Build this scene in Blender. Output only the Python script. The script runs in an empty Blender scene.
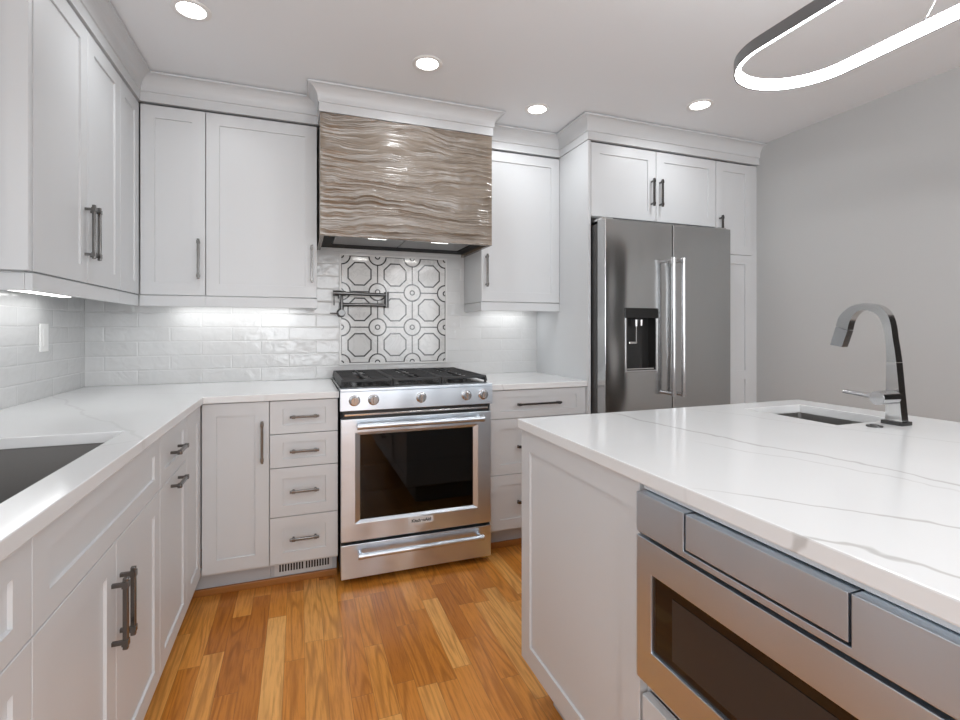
import bpy, bmesh, math, random
from mathutils import Vector, Matrix
from mathutils import noise as mnoise

random.seed(7)
S = bpy.context.scene
COL = S.collection
PI = math.pi

# ------------------------------------------------------------------ camera
cam_d = bpy.data.cameras.new('camera')
cam_d.sensor_width = 36.0
cam_d.lens = 36.0 * 492.5 / 960.0
cam_d.shift_y = -(360.0 - 329.03) / 960.0
cam_d.clip_start = 0.02
cam = bpy.data.objects.new('camera', cam_d)
cam.location = (1.0374, -3.0649, 1.209)
cam.rotation_euler = (PI / 2, 0, -0.3521)
COL.objects.link(cam)
S.camera = cam

# ------------------------------------------------------------------ world, exposure
W = bpy.data.worlds.new('world'); S.world = W; W.use_nodes = True
bg = W.node_tree.nodes['Background']
bg.inputs[0].default_value = (0.90, 0.95, 1.0, 1)
bg.inputs[1].default_value = 0.6
S.view_settings.view_transform = 'Standard'
S.view_settings.look = 'None'
S.view_settings.exposure = 0.54
S.view_settings.gamma = 1.0
S.view_settings.use_curve_mapping = False


def area(name, loc, rot, sx, sy, power, col=(1, 1, 1), spread=PI, shape='RECTANGLE'):
    l = bpy.data.lights.new(name, 'AREA')
    l.shape = shape; l.size = sx
    if shape in ('RECTANGLE', 'ELLIPSE'):
        l.size_y = sy
    l.energy = power; l.color = col; l.spread = spread
    o = bpy.data.objects.new(name, l); o.location = loc; o.rotation_euler = rot
    COL.objects.link(o)
    return o


# fill light from unseen windows, assumed behind the camera and on the sink wall
CEIL = 2.415
area('window_daylight', (1.15, -6.40, 1.45), (PI / 2, 0, 0), 1.5, 1.5, 32, (0.94, 0.97, 1.0))
area('window_daylight', (3.00, -6.40, 1.45), (PI / 2, 0, 0), 1.1, 1.5, 24, (0.94, 0.97, 1.0))
area('window_daylight', (0.05, -2.95, 1.62), (0, -PI / 2, 0), 0.95, 1.6, 8.0, (0.94, 0.97, 1.0))

# added fill lamps behind the camera, out of view and without fixtures
for lx_, ly_ in ((1.25, -4.1), (2.85, -4.1), (1.25, -5.2), (2.85, -5.2)):
    area('ceiling_lamp', (lx_, ly_, CEIL - 0.008), (0, 0, 0), 0.10, 0.10, 6.5, (0.95, 0.977, 1.0), math.radians(165), 'DISK')

# ------------------------------------------------------------------ node helpers


class NT:
    def __init__(self, name):
        self.m = bpy.data.materials.new(name); self.m.use_nodes = True
        self.t = self.m.node_tree; self.t.nodes.clear()
        self.out = self.n('ShaderNodeOutputMaterial')

    def n(self, kind, **kw):
        nd = self.t.nodes.new(kind)
        for k, v in kw.items():
            setattr(nd, k, v)
        return nd

    def put(self, sock, v):
        if isinstance(v, bpy.types.NodeSocket):
            self.t.links.new(v, sock)
        elif v is not None:
            if hasattr(sock.default_value, '__len__') and not hasattr(v, '__len__'):
                v = (v, v, v, 1)[:len(sock.default_value)]
            if hasattr(sock.default_value, '__len__') and len(v) == 3 and len(sock.default_value) == 4:
                v = (*v, 1)
            sock.default_value = v

    def math(self, op, a, b=None, c=None, clamp=False):
        nd = self.n('ShaderNodeMath', operation=op); nd.use_clamp = clamp
        self.put(nd.inputs[0], a)
        if b is not None: self.put(nd.inputs[1], b)
        if c is not None: self.put(nd.inputs[2], c)
        return nd.outputs[0]

    def step(self, v, e0, e1):
        nd = self.n('ShaderNodeMapRange', interpolation_type='SMOOTHSTEP')
        self.put(nd.inputs[0], v); self.put(nd.inputs[1], e0); self.put(nd.inputs[2], e1)
        return nd.outputs[0]

    def mix(self, f, a, b, blend='MIX'):
        nd = self.n('ShaderNodeMix', data_type='RGBA', blend_type=blend)
        self.put(nd.inputs[0], f); self.put(nd.inputs[6], a); self.put(nd.inputs[7], b)
        return nd.outputs[2]

    def coord(self, which='Object'):
        return self.n('ShaderNodeTexCoord').outputs[which]

    def xyz(self, v):
        nd = self.n('ShaderNodeSeparateXYZ'); self.put(nd.inputs[0], v)
        return nd.outputs

    def vec(self, x, y, z):
        nd = self.n('ShaderNodeCombineXYZ')
        for i, v in enumerate((x, y, z)):
            self.put(nd.inputs[i], v)
        return nd.outputs[0]

    def scale(self, v, s):
        nd = self.n('ShaderNodeVectorMath', operation='MULTIPLY')
        self.put(nd.inputs[0], v); nd.inputs[1].default_value = s
        return nd.outputs[0]

    def noise(self, v, sc, det=3, rough=0.5, dist=0.0):
        nd = self.n('ShaderNodeTexNoise')
        self.put(nd.inputs['Vector'], v); nd.inputs['Scale'].default_value = sc
        nd.inputs['Detail'].default_value = det; nd.inputs['Roughness'].default_value = rough
        nd.inputs['Distortion'].default_value = dist
        return nd.outputs[0]

    def ramp(self, f, stops):
        nd = self.n('ShaderNodeValToRGB')
        e = nd.color_ramp.elements
        while len(e) < len(stops): e.new(0.5)
        for el, (p, c) in zip(e, stops):
            el.position = p; el.color = (*c, 1) if len(c) == 3 else c
        self.put(nd.inputs[0], f)
        return nd.outputs[0]

    def bump(self, h, strength, dist=0.01):
        nd = self.n('ShaderNodeBump')
        nd.inputs['Strength'].default_value = strength; nd.inputs['Distance'].default_value = dist
        self.put(nd.inputs['Height'], h)
        return nd.outputs[0]

    def bsdf(self, color=(0.8, 0.8, 0.8), rough=0.5, metal=0.0, normal=None, spec=0.5, **kw):
        p = self.n('ShaderNodeBsdfPrincipled')
        self.put(p.inputs['Base Color'], color); self.put(p.inputs['Roughness'], rough)
        self.put(p.inputs['Metallic'], metal); self.put(p.inputs['Specular IOR Level'], spec)
        if normal is not None: self.put(p.inputs['Normal'], normal)
        for k, v in kw.items():
            self.put(p.inputs[k.replace('_', ' ')], v)
        self.t.links.new(p.outputs[0], self.out.inputs[0])
        return p


def flat(name, color, rough=0.5, metal=0.0, bump=None, spec=0.5):
    t = NT(name)
    nrm = None
    if bump:
        nrm = t.bump(t.noise(t.coord(), bump[0], 3), bump[1], bump[2])
    t.bsdf(color, rough, metal, nrm, spec)
    return t.m


def brushed(name, color, rough, axis='x', bumpy=0.05, var=0.08, aniso=0.0):
    """brushed metal, streaks along one local axis"""
    t = NT(name)
    s = {'x': (2, 900, 900), 'z': (900, 900, 2), 'y': (900, 2, 900)}[axis]
    v = t.scale(t.coord(), s)
    n = t.noise(v, 1.0, 2)
    r = t.math('MULTIPLY_ADD', n, var, rough - var / 2)
    nb = t.bump(n, bumpy, 0.002)
    # slight waviness of the sheet metal
    w = t.noise(t.scale(t.coord(), (2.6, 2.6, 1.0)), 1.6, 1)
    nd = t.n('ShaderNodeBump'); nd.inputs['Strength'].default_value = 0.35; nd.inputs['Distance'].default_value = 0.05
    t.put(nd.inputs['Height'], w); t.put(nd.inputs['Normal'], nb)
    t.bsdf(color, r, 1.0, nd.outputs[0])
    return t.m


def emit(name, color, strength):
    t = NT(name)
    e = t.n('ShaderNodeEmission'); t.put(e.inputs[0], color); e.inputs[1].default_value = strength
    t.t.links.new(e.outputs[0], t.out.inputs[0])
    return t.m


# ------------------------------------------------------------------ materials
M = {}
M['paint'] = flat('white_cabinet_paint', (0.618, 0.632, 0.645), 0.38, bump=(60, 0.02, 0.001))
M['carcass'] = flat('cabinet_box_shade', (0.50, 0.50, 0.50), 0.6)
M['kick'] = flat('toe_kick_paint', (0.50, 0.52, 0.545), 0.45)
M['wall'] = flat('grey_wall_paint', (0.53, 0.533, 0.53), 0.75, bump=(220, 0.05, 0.001))
M['ceiling'] = flat('ceiling_paint', (0.83, 0.855, 0.88), 0.8, bump=(220, 0.04, 0.001))
M['trim'] = flat('white_trim_paint', (0.72, 0.72, 0.715), 0.4)
M['gun'] = brushed('gunmetal_handle', (0.145, 0.14, 0.136), 0.24, 'z', 0.0)
M['steel'] = brushed('brushed_steel', (0.63, 0.685, 0.745), 0.33, 'x', 0.0, 0.02)
M['steelv'] = brushed('brushed_fridge_steel', (0.50, 0.505, 0.505), 0.17, 'z', 0.0, 0.02)
M['steelmw'] = brushed('brushed_microwave_steel', (0.68, 0.745, 0.815), 0.36, 'y', 0.0, 0.02)
M['chrome'] = flat('polished_steel', (0.60, 0.605, 0.615), 0.15, 1.0)
M['satin'] = flat('satin_nickel', (0.66, 0.66, 0.655), 0.14, 1.0)
M['black'] = flat('black_plastic', (0.012, 0.012, 0.012), 0.35)
M['gap'] = flat('dark_gasket', (0.02, 0.02, 0.02), 0.7)
M['iron'] = flat('cast_iron', (0.022, 0.022, 0.023), 0.5, bump=(400, 0.2, 0.001))
M['enamel'] = flat('black_enamel', (0.02, 0.02, 0.02), 0.18)
M['blackglass'] = flat('black_glass', (0.006, 0.006, 0.006), 0.04)
M['plastic'] = flat('white_plastic', (0.82, 0.82, 0.81), 0.35)
M['sinkdark'] = flat('granite_composite_sink', (0.19, 0.185, 0.18), 0.45, bump=(500, 0.1, 0.001))
M['sinksteel'] = brushed('dark_sink_steel', (0.48, 0.47, 0.46), 0.33, 'y', 0.012)
M['pendant'] = flat('pendant_metal', (0.19, 0.19, 0.195), 0.35, 0.7)
M['cable'] = flat('white_cable', (0.85, 0.85, 0.85), 0.4)
M['lens'] = emit('lamp_lens', (1.0, 0.99, 0.97), 12.0)
M['ledring'] = emit('led_diffuser', (0.97, 0.985, 1.0), 20.0)
M['strip'] = emit('led_strip', (1.0, 0.99, 0.97), 3.0)
M['hoodlamp'] = emit('hood_lamp', (1.0, 0.98, 0.95), 4.0)
M['filter'] = flat('hood_filter_steel', (0.27, 0.27, 0.27), 0.35, 1.0)
M['hoodrim'] = flat('hood_rim_black', (0.010, 0.010, 0.010), 0.6, spec=0.2)
M['pot'] = flat('pot_filler_steel', (0.13, 0.13, 0.13), 0.28, 1.0)
M['shoe'] = flat('oak_shoe_moulding', (0.36, 0.14, 0.03), 0.4, bump=(80, 0.05, 0.001))
M['ink'] = flat('badge_ink', (0.015, 0.015, 0.015), 0.5)


def glass_tint():
    t = NT('tinted_oven_glass')
    g = t.n('ShaderNodeBsdfGlossy'); g.inputs['Roughness'].default_value = 0.03
    g.inputs['Color'].default_value = (0.75, 0.75, 0.75, 1)
    tr = t.n('ShaderNodeBsdfTransparent'); tr.inputs[0].default_value = (0.20, 0.20, 0.20, 1)
    fr = t.n('ShaderNodeFresnel'); fr.inputs[0].default_value = 1.5
    mx = t.n('ShaderNodeMixShader')
    t.t.links.new(fr.outputs[0], mx.inputs[0]); t.t.links.new(tr.outputs[0], mx.inputs[1]); t.t.links.new(g.outputs[0], mx.inputs[2])
    t.t.links.new(mx.outputs[0], t.out.inputs[0])
    return t.m


M['tint'] = glass_tint()


def window_glass():
    t = NT('window_glass')
    g = t.n('ShaderNodeBsdfGlossy'); g.inputs['Roughness'].default_value = 0.02
    tr = t.n('ShaderNodeBsdfTransparent')
    fr = t.n('ShaderNodeFresnel'); fr.inputs[0].default_value = 1.45
    mx = t.n('ShaderNodeMixShader')
    t.t.links.new(fr.outputs[0], mx.inputs[0]); t.t.links.new(tr.outputs[0], mx.inputs[1]); t.t.links.new(g.outputs[0], mx.inputs[2])
    t.t.links.new(mx.outputs[0], t.out.inputs[0])
    return t.m


M['glass'] = window_glass()


def oak_floor():
    t = NT('oak_strip_floor')
    c = t.coord(); x, y, z = t.xyz(c)
    w = 0.0705
    rx = t.math('DIVIDE', x, w)
    row = t.math('FLOOR', rx)
    fx = t.math('FRACT', rx)
    wn = t.n('ShaderNodeTexWhiteNoise', noise_dimensions='1D'); t.put(wn.inputs['W'], row)
    L = t.math('MULTIPLY_ADD', wn.outputs[0], 0.30, 0.36)
    wn2 = t.n('ShaderNodeTexWhiteNoise', noise_dimensions='1D'); t.put(wn2.inputs['W'], t.math('ADD', row, 57.3))
    yy = t.math('DIVIDE', t.math('MULTIPLY_ADD', wn2.outputs[0], 3.0, y), L)
    colm = t.math('FLOOR', yy); fy = t.math('FRACT', yy)
    wn3 = t.n('ShaderNodeTexWhiteNoise', noise_dimensions='2D'); t.put(wn3.inputs['Vector'], t.vec(row, colm, 0.0))
    r = wn3.outputs[0]
    # board tone
    base = t.ramp(r, [(0.0, (0.49, 0.168, 0.022)), (0.3, (0.60, 0.222, 0.032)), (0.6, (0.67, 0.262, 0.043)),
                      (0.85, (0.74, 0.32, 0.064)), (1.0, (0.86, 0.45, 0.135))])
    # grain
    off = t.math('MULTIPLY', r, 37.0)
    gv = t.vec(t.math('ADD', x, off), t.math('MULTIPLY', y, 0.06), off)
    g1 = t.noise(gv, 140, 4, 0.6)
    cath = t.vec(t.math('ADD', x, off), t.math('MULTIPLY', y, 0.085), off)
    n2 = t.noise(cath, 9.0, 2, 0.4, 0.15)
    rings = t.math('FRACT', t.math('MULTIPLY', n2, 13.0))
    rings = t.math('ABSOLUTE', t.math('SUBTRACT', rings, 0.5))
    rl = t.step(rings, 0.0, 0.30)
    k = t.math('MULTIPLY', t.math('SUBTRACT', 1.0, rl), t.step(t.noise(t.vec(t.math('ADD', t.math('MULTIPLY', x, 6.0), off), t.math('MULTIPLY', y, 2.0), off), 1.0, 1), 0.40, 0.55))
    col = t.mix(t.math('MULTIPLY', k, 0.52), base, t.mix(1.0, base, (0.42, 0.32, 0.22), 'MULTIPLY'))
    gg = t.step(g1, 0.42, 0.66)
    col = t.mix(t.math('MULTIPLY', gg, 0.45), col, t.mix(1.0, base, (0.55, 0.45, 0.34), 'MULTIPLY'))
    # joints
    ex = t.math('MINIMUM', fx, t.math('SUBTRACT', 1.0, fx))
    ex = t.math('MULTIPLY', ex, w)
    ey = t.math('MULTIPLY', t.math('MINIMUM', fy, t.math('SUBTRACT', 1.0, fy)), L)
    e = t.math('MINIMUM', ex, ey)
    joint = t.math('SUBTRACT', 1.0, t.step(e, 0.0002, 0.0013))
    col = t.mix(t.math('MULTIPLY', joint, 0.55), col, (0.14, 0.06, 0.02))
    h = t.math('SUBTRACT', t.math('MULTIPLY', g1, 0.15), joint)
    nrm = t.bump(h, 0.25, 0.001)
    t.bsdf(col, t.math('MULTIPLY_ADD', g1, 0.12, 0.26), 0.0, nrm, 0.42)
    return t.m


M['oak'] = oak_floor()


def quartz():
    t = NT('white_veined_quartz')
    c = t.coord(); x, y, z = t.xyz(c)
    n1 = t.noise(c, 3.2, 4, 0.55)
    n2 = t.noise(c, 11.0, 3, 0.5)
    wob = t.math('ADD', t.math('MULTIPLY', t.math('SUBTRACT', n1, 0.5), 0.14), t.math('MULTIPLY', t.math('SUBTRACT', n2, 0.5), 0.03))
    thick = t.noise(c, 5.0, 2)

    def vein(x0, y0, slope, w, strength, ya=None, yb=None):
        # line x = x0 + slope*(y-y0)
        d = t.math('SUBTRACT', x, t.math('ADD', t.math('MULTIPLY', t.math('SUBTRACT', y, y0), slope), x0))
        d = t.math('ABSOLUTE', t.math('ADD', d, wob))
        ww = t.math('MULTIPLY', t.math('ADD', thick, 0.35), w)
        m = t.math('SUBTRACT', 1.0, t.step(t.math('DIVIDE', d, ww), 0.15, 1.0))
        m = t.math('MULTIPLY', m, strength)
        if ya is not None:
            m = t.math('MULTIPLY', m, t.math('MULTIPLY', t.step(y, ya - 0.1, ya + 0.05), t.math('SUBTRACT', 1.0, t.step(y, yb - 0.05, yb + 0.1))))
        return m

    vs = [vein(2.13, -2.05, -0.17, 0.011, 0.50),
          vein(2.10, -2.30, -0.30, 0.008, 0.30, -2.5, -2.1),
          vein(1.86, -2.50, -0.85, 0.008, 0.55, -3.2, -2.40),
          vein(1.74, -2.60, -0.35, 0.006, 0.55, -2.85, -2.47),
          vein(2.60, -2.2, -0.35, 0.006, 0.30),
          vein(0.30, -0.9, -0.55, 0.012, 0.16),
          vein(0.25, -0.35, -2.2, 0.02, 0.14),
          vein(2.2, -0.4, 1.4, 0.012, 0.22)]
    s = vs[0]
    for v in vs[1:]:
        s = t.math('MAXIMUM', s, v)
    cloud = t.step(t.noise(c, 2.1, 3), 0.45, 0.75)
    col = t.mix(t.math('MULTIPLY', cloud, 0.35), (0.74, 0.75, 0.755), (0.68, 0.69, 0.695))
    col = t.mix(t.math('MULTIPLY', s, 1.0), col, (0.36, 0.345, 0.33))
    t.bsdf(col, 0.13, 0.0, None, 0.45)
    return t.m


M['quartz'] = quartz()


def subway(name, along):
    """glossy white 3x12 tiles in running bond; along = axis index of the tile length"""
    t = NT(name)
    c = t.coord(); xyz = t.xyz(c)
    u = xyz[along]; z = xyz[2]
    L, H = 0.2965, 0.0762
    rz = t.math('DIVIDE', t.math('SUBTRACT', z, 0.914), H)
    row = t.math('FLOOR', rz); fz = t.math('FRACT', rz)
    par = t.math('FRACT', t.math('MULTIPLY', row, 0.5))
    uu = t.math('ADD', t.math('DIVIDE', t.math('SUBTRACT', u, 0.093), L), t.math('ADD', par, 0.5))
    cl = t.math('FLOOR', uu); fu = t.math('FRACT', uu)
    wn = t.n('ShaderNodeTexWhiteNoise', noise_dimensions='2D'); t.put(wn.inputs['Vector'], t.vec(row, cl, 0.0))
    r = wn.outputs[0]
    eu = t.math('MULTIPLY', t.math('MINIMUM', fu, t.math('SUBTRACT', 1.0, fu)), L)
    ez = t.math('MULTIPLY', t.math('MINIMUM', fz, t.math('SUBTRACT', 1.0, fz)), H)
    e = t.math('MINIMUM', eu, ez)
    grout = t.math('SUBTRACT', 1.0, t.step(e, 0.0006, 0.0016))
    edge = t.step(e, 0.0008, 0.006)
    rr = t.vec(t.math('MULTIPLY', r, 31.0), t.math('MULTIPLY', r, 17.0), t.math('MULTIPLY', r, 53.0))
    va = t.n('ShaderNodeVectorMath', operation='ADD'); t.put(va.inputs[0], c); t.put(va.inputs[1], rr)
    wav = t.noise(va.outputs[0], 16.0, 2, 0.5, 0.6)
    tilt = t.math('MULTIPLY', t.math('SUBTRACT', r, 0.5), t.math('SUBTRACT', fz, 0.5))
    h = t.math('ADD', t.math('ADD', t.math('MULTIPLY', wav, 0.8), t.math('MULTIPLY', edge, 0.22)), t.math('MULTIPLY', tilt, 1.2))
    nrm = t.bump(h, 0.60, 0.005)
    col = t.mix(r, (0.585, 0.59, 0.59), (0.645, 0.65, 0.65))
    col = t.mix(grout, col, (0.60, 0.605, 0.605))
    t.bsdf(col, t.math('MULTIPLY_ADD', grout, 0.5, 0.10), 0.0, nrm, 0.5)
    return t.m


M['tile_x'] = subway('white_subway_tile', 0)
M['tile_y'] = subway('white_subway_tile_side', 1)


def deco(x0, z0, cell):
    t = NT('octagon_circle_marble_mosaic')
    c = t.coord(); x, y, z = t.xyz(c)
    ux = t.math('DIVIDE', t.math('SUBTRACT', x, x0), cell)
    uz = t.math('DIVIDE', t.math('SUBTRACT', z, z0), cell)
    fx = t.math('SUBTRACT', t.math('FRACT', ux), 0.5); fz = t.math('SUBTRACT', t.math('FRACT', uz), 0.5)
    ax = t.math('ABSOLUTE', fx); az = t.math('ABSOLUTE', fz)
    oc = t.math('MAXIMUM', t.math('MAXIMUM', ax, az), t.math('MULTIPLY', t.math('ADD', ax, az), 0.7071))
    def band(v, r, w):
        return t.math('SUBTRACT', 1.0, t.step(t.math('ABSOLUTE', t.math('SUBTRACT', v, r)), w * 0.6, w))
    o1 = band(oc, 0.315, 0.025)
    gx = t.math('SUBTRACT', 0.5, ax); gz = t.math('SUBTRACT', 0.5, az)
    d = t.math('SQRT', t.math('ADD', t.math('MULTIPLY', gx, gx), t.math('MULTIPLY', gz, gz)))
    c1 = band(d, 0.24, 0.025)
    c2 = band(d, 0.062, 0.022)
    ln = t.math('SUBTRACT', 1.0, t.step(t.math('MINIMUM', gx, gz), 0.014, 0.021))
    ln = t.math('MULTIPLY', ln, t.step(d, 0.235, 0.245))
    m = t.math('MAXIMUM', t.math('MAXIMUM', o1, c1), t.math('MAXIMUM', c2, ln))
    vn = t.noise(c, 9.0, 5, 0.6, 1.2)
    vv = t.math('SUBTRACT', 1.0, t.step(t.math('ABSOLUTE', t.math('SUBTRACT', vn, 0.5)), 0.0, 0.05))
    cellr = t.n('ShaderNodeTexWhiteNoise', noise_dimensions='2D')
    t.put(cellr.inputs['Vector'], t.vec(t.math('FLOOR', ux), t.math('FLOOR', uz), 0.0))
    col = t.mix(t.math('MULTIPLY', vv, 0.35), (0.62, 0.62, 0.615), (0.38, 0.38, 0.38))
    inside = t.math('SUBTRACT', 1.0, t.step(oc, 0.30, 0.315))
    col = t.mix(t.math('MULTIPLY', inside, t.math('MULTIPLY', cellr.outputs[0], 0.3)), col, (0.42, 0.42, 0.42))
    col = t.mix(m, col, (0.014, 0.014, 0.015))
    t.bsdf(col, 0.10, 0.0, t.bump(vn, 0.05, 0.002), 0.5)
    return t.m


def hood_wood():
    t = NT('carved_taupe_wood')
    c = t.coord(); x, y, z = t.xyz(c)
    v = t.vec(t.math('MULTIPLY', x, 0.10), y, z)
    n = t.noise(v, 95, 4, 0.6, 0.4)
    n2 = t.noise(t.vec(t.math('MULTIPLY', x, 0.30), y, z), 14, 3)
    col = t.ramp(n, [(0.2, (0.155, 0.120, 0.088)), (0.5, (0.200, 0.158, 0.119)), (0.8, (0.255, 0.208, 0.162))])
    col = t.mix(t.step(n2, 0.45, 0.75), col, t.mix(1.0, col, (0.72, 0.70, 0.68), 'MULTIPLY'))
    t.bsdf(col, 0.25, 0.0, t.bump(n, 0.08, 0.001), 1.0)
    return t.m


M['hoodwood'] = hood_wood()

# ------------------------------------------------------------------ mesh helpers


def link(name, bm, mat, parent=None, smooth=False):
    me = bpy.data.meshes.new(name)
    bmesh.ops.recalc_face_normals(bm, faces=bm.faces[:])
    bm.to_mesh(me); bm.free()
    if smooth:
        for p in me.polygons: p.use_smooth = True
        try:
            me.set_sharp_from_angle(angle=math.radians(38))
        except Exception:
            pass
    if mat is not None:
        me.materials.append(M[mat] if isinstance(mat, str) else mat)
    o = bpy.data.objects.new(name, me); COL.objects.link(o)
    if parent is not None: o.parent = parent
    return o


def box(bm, x0, x1, y0, y1, z0, z1, bev=0.0, seg=2):
    r = bmesh.ops.create_cube(bm, size=1.0)
    vs = r['verts']
    bmesh.ops.scale(bm, vec=(abs(x1 - x0), abs(y1 - y0), abs(z1 - z0)), verts=vs)
    bmesh.ops.translate(bm, vec=((x0 + x1) / 2, (y0 + y1) / 2, (z0 + z1) / 2), verts=vs)
    if bev > 0:
        es = list({e for v in vs for e in v.link_edges})
        bmesh.ops.bevel(bm, geom=es, offset=bev, segments=seg, affect='EDGES', profile=0.6)
    return bm


def B(*a, **k):
    return box(bmesh.new(), *a, **k)


def cyl(bm, p0, p1, r0, r1=None, n=24, cap=True):
    p0 = Vector(p0); p1 = Vector(p1); r1 = r0 if r1 is None else r1
    d = p1 - p0; L = d.length
    q = Vector((0, 0, 1)).rotation_difference(d.normalized()).to_matrix().to_4x4()
    r = bmesh.ops.create_cone(bm, cap_ends=cap, segments=n, radius1=r0, radius2=r1, depth=L,
                              matrix=Matrix.Translation((p0 + p1) / 2) @ q)
    return r['verts']


def lathe(bm, prof, center, axis='z', n=32):
    """prof: (radius, height) pairs, closed solid of revolution about an axis through center"""
    rings = []
    for r, h in prof:
        ring = []
        for i in range(n):
            a = 2 * PI * i / n
            p = (r * math.cos(a), r * math.sin(a), h)
            if axis == 'y': p = (p[0], -p[2], p[1])
            if axis == '-x': p = (-p[2], p[0], p[1])
            ring.append(bm.verts.new(Vector(p) + Vector(center)))
        rings.append(ring)
    for a, b in zip(rings, rings[1:]):
        for i in range(n):
            bm.faces.new((a[i], a[(i + 1) % n], b[(i + 1) % n], b[i]))
    bm.faces.new(rings[0][::-1]); bm.faces.new(rings[-1])
    return bm


def tube(bm, pts, r, n=14):
    pts = [Vector(p) for p in pts]
    rings = []
    up = Vector((0, 0, 1))
    prev = None
    for i, p in enumerate(pts):
        d = (pts[min(i + 1, len(pts) - 1)] - pts[max(i - 1, 0)]).normalized()
        if prev is None:
            s = d.orthogonal().normalized()
        else:
            s = (prev - d * prev.dot(d)).normalized()
        prev = s
        t2 = d.cross(s)
        rings.append([bm.verts.new(p + (s * math.cos(2 * PI * k / n) + t2 * math.sin(2 * PI * k / n)) * r) for k in range(n)])
    for a, b in zip(rings, rings[1:]):
        for k in range(n):
            bm.faces.new((a[k], a[(k + 1) % n], b[(k + 1) % n], b[k]))
    bm.faces.new(rings[0][::-1]); bm.faces.new(rings[-1])
    return bm


def nested(bm, x0, x1, z0, z1, rings, back=None, cap=True):
    """rectangular rings in the local x-z plane: (inset, y) from the outside in; optional back at depth"""
    loops = []
    if back is not None:
        loops.append([bm.verts.new(p) for p in ((x0, back, z0), (x1, back, z0), (x1, back, z1), (x0, back, z1))])
    for r in rings:
        i, y = r[0], r[1]
        il, ir, ib, it = (i, i, i, i) if not hasattr(i, '__len__') else i
        loops.append([bm.verts.new(p) for p in ((x0 + il, y, z0 + ib), (x1 - ir, y, z0 + ib), (x1 - ir, y, z1 - it), (x0 + il, y, z1 - it))])
    for a, b in zip(loops, loops[1:]):
        for k in range(4):
            bm.faces.new((a[k], a[(k + 1) % 4], b[(k + 1) % 4], b[k]))
    if back is not None: bm.faces.new(loops[0][::-1])
    if cap:
        bm.faces.new(loops[-1])
    elif back is not None:
        pass
    return bm


def slab(us, vs, keep, w0, w1, plane='xy', bev=0.0):
    """extruded cell grid: us, vs breakpoints; keep(u, v) for a cell centre; w0..w1 along the third axis"""
    bm = bmesh.new()
    def P(u, v, w):
        return {'xy': (u, v, w), 'xz': (u, w, v), 'yz': (w, u, v)}[plane]
    cells = {(i, j) for i in range(len(us) - 1) for j in range(len(vs) - 1)
             if keep((us[i] + us[i + 1]) / 2, (vs[j] + vs[j + 1]) / 2)}
    vt = {}
    def V(i, j, w):
        k = (i, j, w)
        if k not in vt: vt[k] = bm.verts.new(P(us[i], vs[j], w))
        return vt[k]
    for (i, j) in cells:
        for w in (w0, w1):
            bm.faces.new((V(i, j, w), V(i + 1, j, w), V(i + 1, j + 1, w), V(i, j + 1, w)))
        for (di, dj, a, b) in ((-1, 0, (i, j), (i, j + 1)), (1, 0, (i + 1, j), (i + 1, j + 1)),
                               (0, -1, (i, j), (i + 1, j)), (0, 1, (i, j + 1), (i + 1, j + 1))):
            if (i + di, j + dj) not in cells:
                bm.faces.new((V(*a, w0), V(*b, w0), V(*b, w1), V(*a, w1)))
    bmesh.ops.recalc_face_normals(bm, faces=bm.faces[:])
    bmesh.ops.dissolve_limit(bm, angle_limit=0.01, verts=bm.verts[:], edges=bm.edges[:])
    if bev:
        es = [e for e in bm.edges if len(e.link_faces) == 2 and e.calc_face_angle(0) > 1.0]
        bmesh.ops.bevel(bm, geom=es, offset=bev, segments=2, affect='EDGES', profile=0.6)
    return bm


def tag(o, label=None, cat=None, group=None, kind=None):
    if label: o['label'] = label
    if cat: o['category'] = cat
    if group: o['group'] = group
    if kind: o['kind'] = kind
    return o


def thing(name, label, cat, loc=(0, 0, 0), rot=0.0, group=None):
    o = bpy.data.objects.new(name, None); COL.objects.link(o)
    o.empty_display_size = 0.1
    o.location = loc; o.rotation_euler = (0, 0, rot)
    return tag(o, label, cat, group)


def struct(name, bm, mat, label=None):
    o = link(name, bm, mat)
    o['kind'] = 'structure'
    if label:
        o['label'] = label
    return o


# ------------------------------------------------------------------ room shell
RX = 3.880
struct('floor', B(-0.12, RX + 1.62, -6.6, 0.12, -0.1, 0.0), 'oak', 'honey oak strip floor')
struct('ceiling', B(-0.12, RX + 1.62, -6.6, 0.12, CEIL, CEIL + 0.1), 'ceiling', 'flat white ceiling')
struct('wall_back', B(-0.12, RX + 0.12, 0.0, 0.12, 0.0, CEIL), 'wall', 'grey wall behind range and cabinets')
struct('wall_right', slab([-6.6, -3.75, -2.45, 0.0], [0, 2.10, CEIL], lambda u, v: not (-3.75 < u < -2.45 and v < 2.10), RX, RX + 0.12, 'yz'), 'wall', 'plain grey wall beside the refrigerator cabinets')
# wall opening and unlit hall made up, out of view, for dark faucet reflections
struct('wall_hall', slab([RX + 0.1205, RX + 1.50, RX + 1.62], [-3.90, -3.78, -2.42, -2.30], lambda u, v: not (u < RX + 1.50 and -3.78 < v < -2.42), 0.0005, CEIL - 0.0005, 'xy'),
       flat('hall_paint', (0.10, 0.10, 0.10), 0.8), 'hallway walls beyond the opening')
struct('wall_left', slab([-6.6, -3.75, -2.15, 0.0], [0, 1.15, 2.10, CEIL],
                         lambda u, v: not (-3.75 < u < -2.15 and 1.15 < v < 2.10), -0.12, 0.0, 'yz'), 'wall', 'wall behind the sink counter')
struct('wall_rear', slab([-0.12, 0.4, 1.9, 2.45, 3.55, RX + 0.12], [0, 0.7, 2.2, CEIL],
                         lambda u, v: not (0.7 < v < 2.2 and (0.4 < u < 1.9 or 2.45 < u < 3.55)), -6.6, -6.48, 'xz'), 'wall', 'wall behind the camera')


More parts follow.
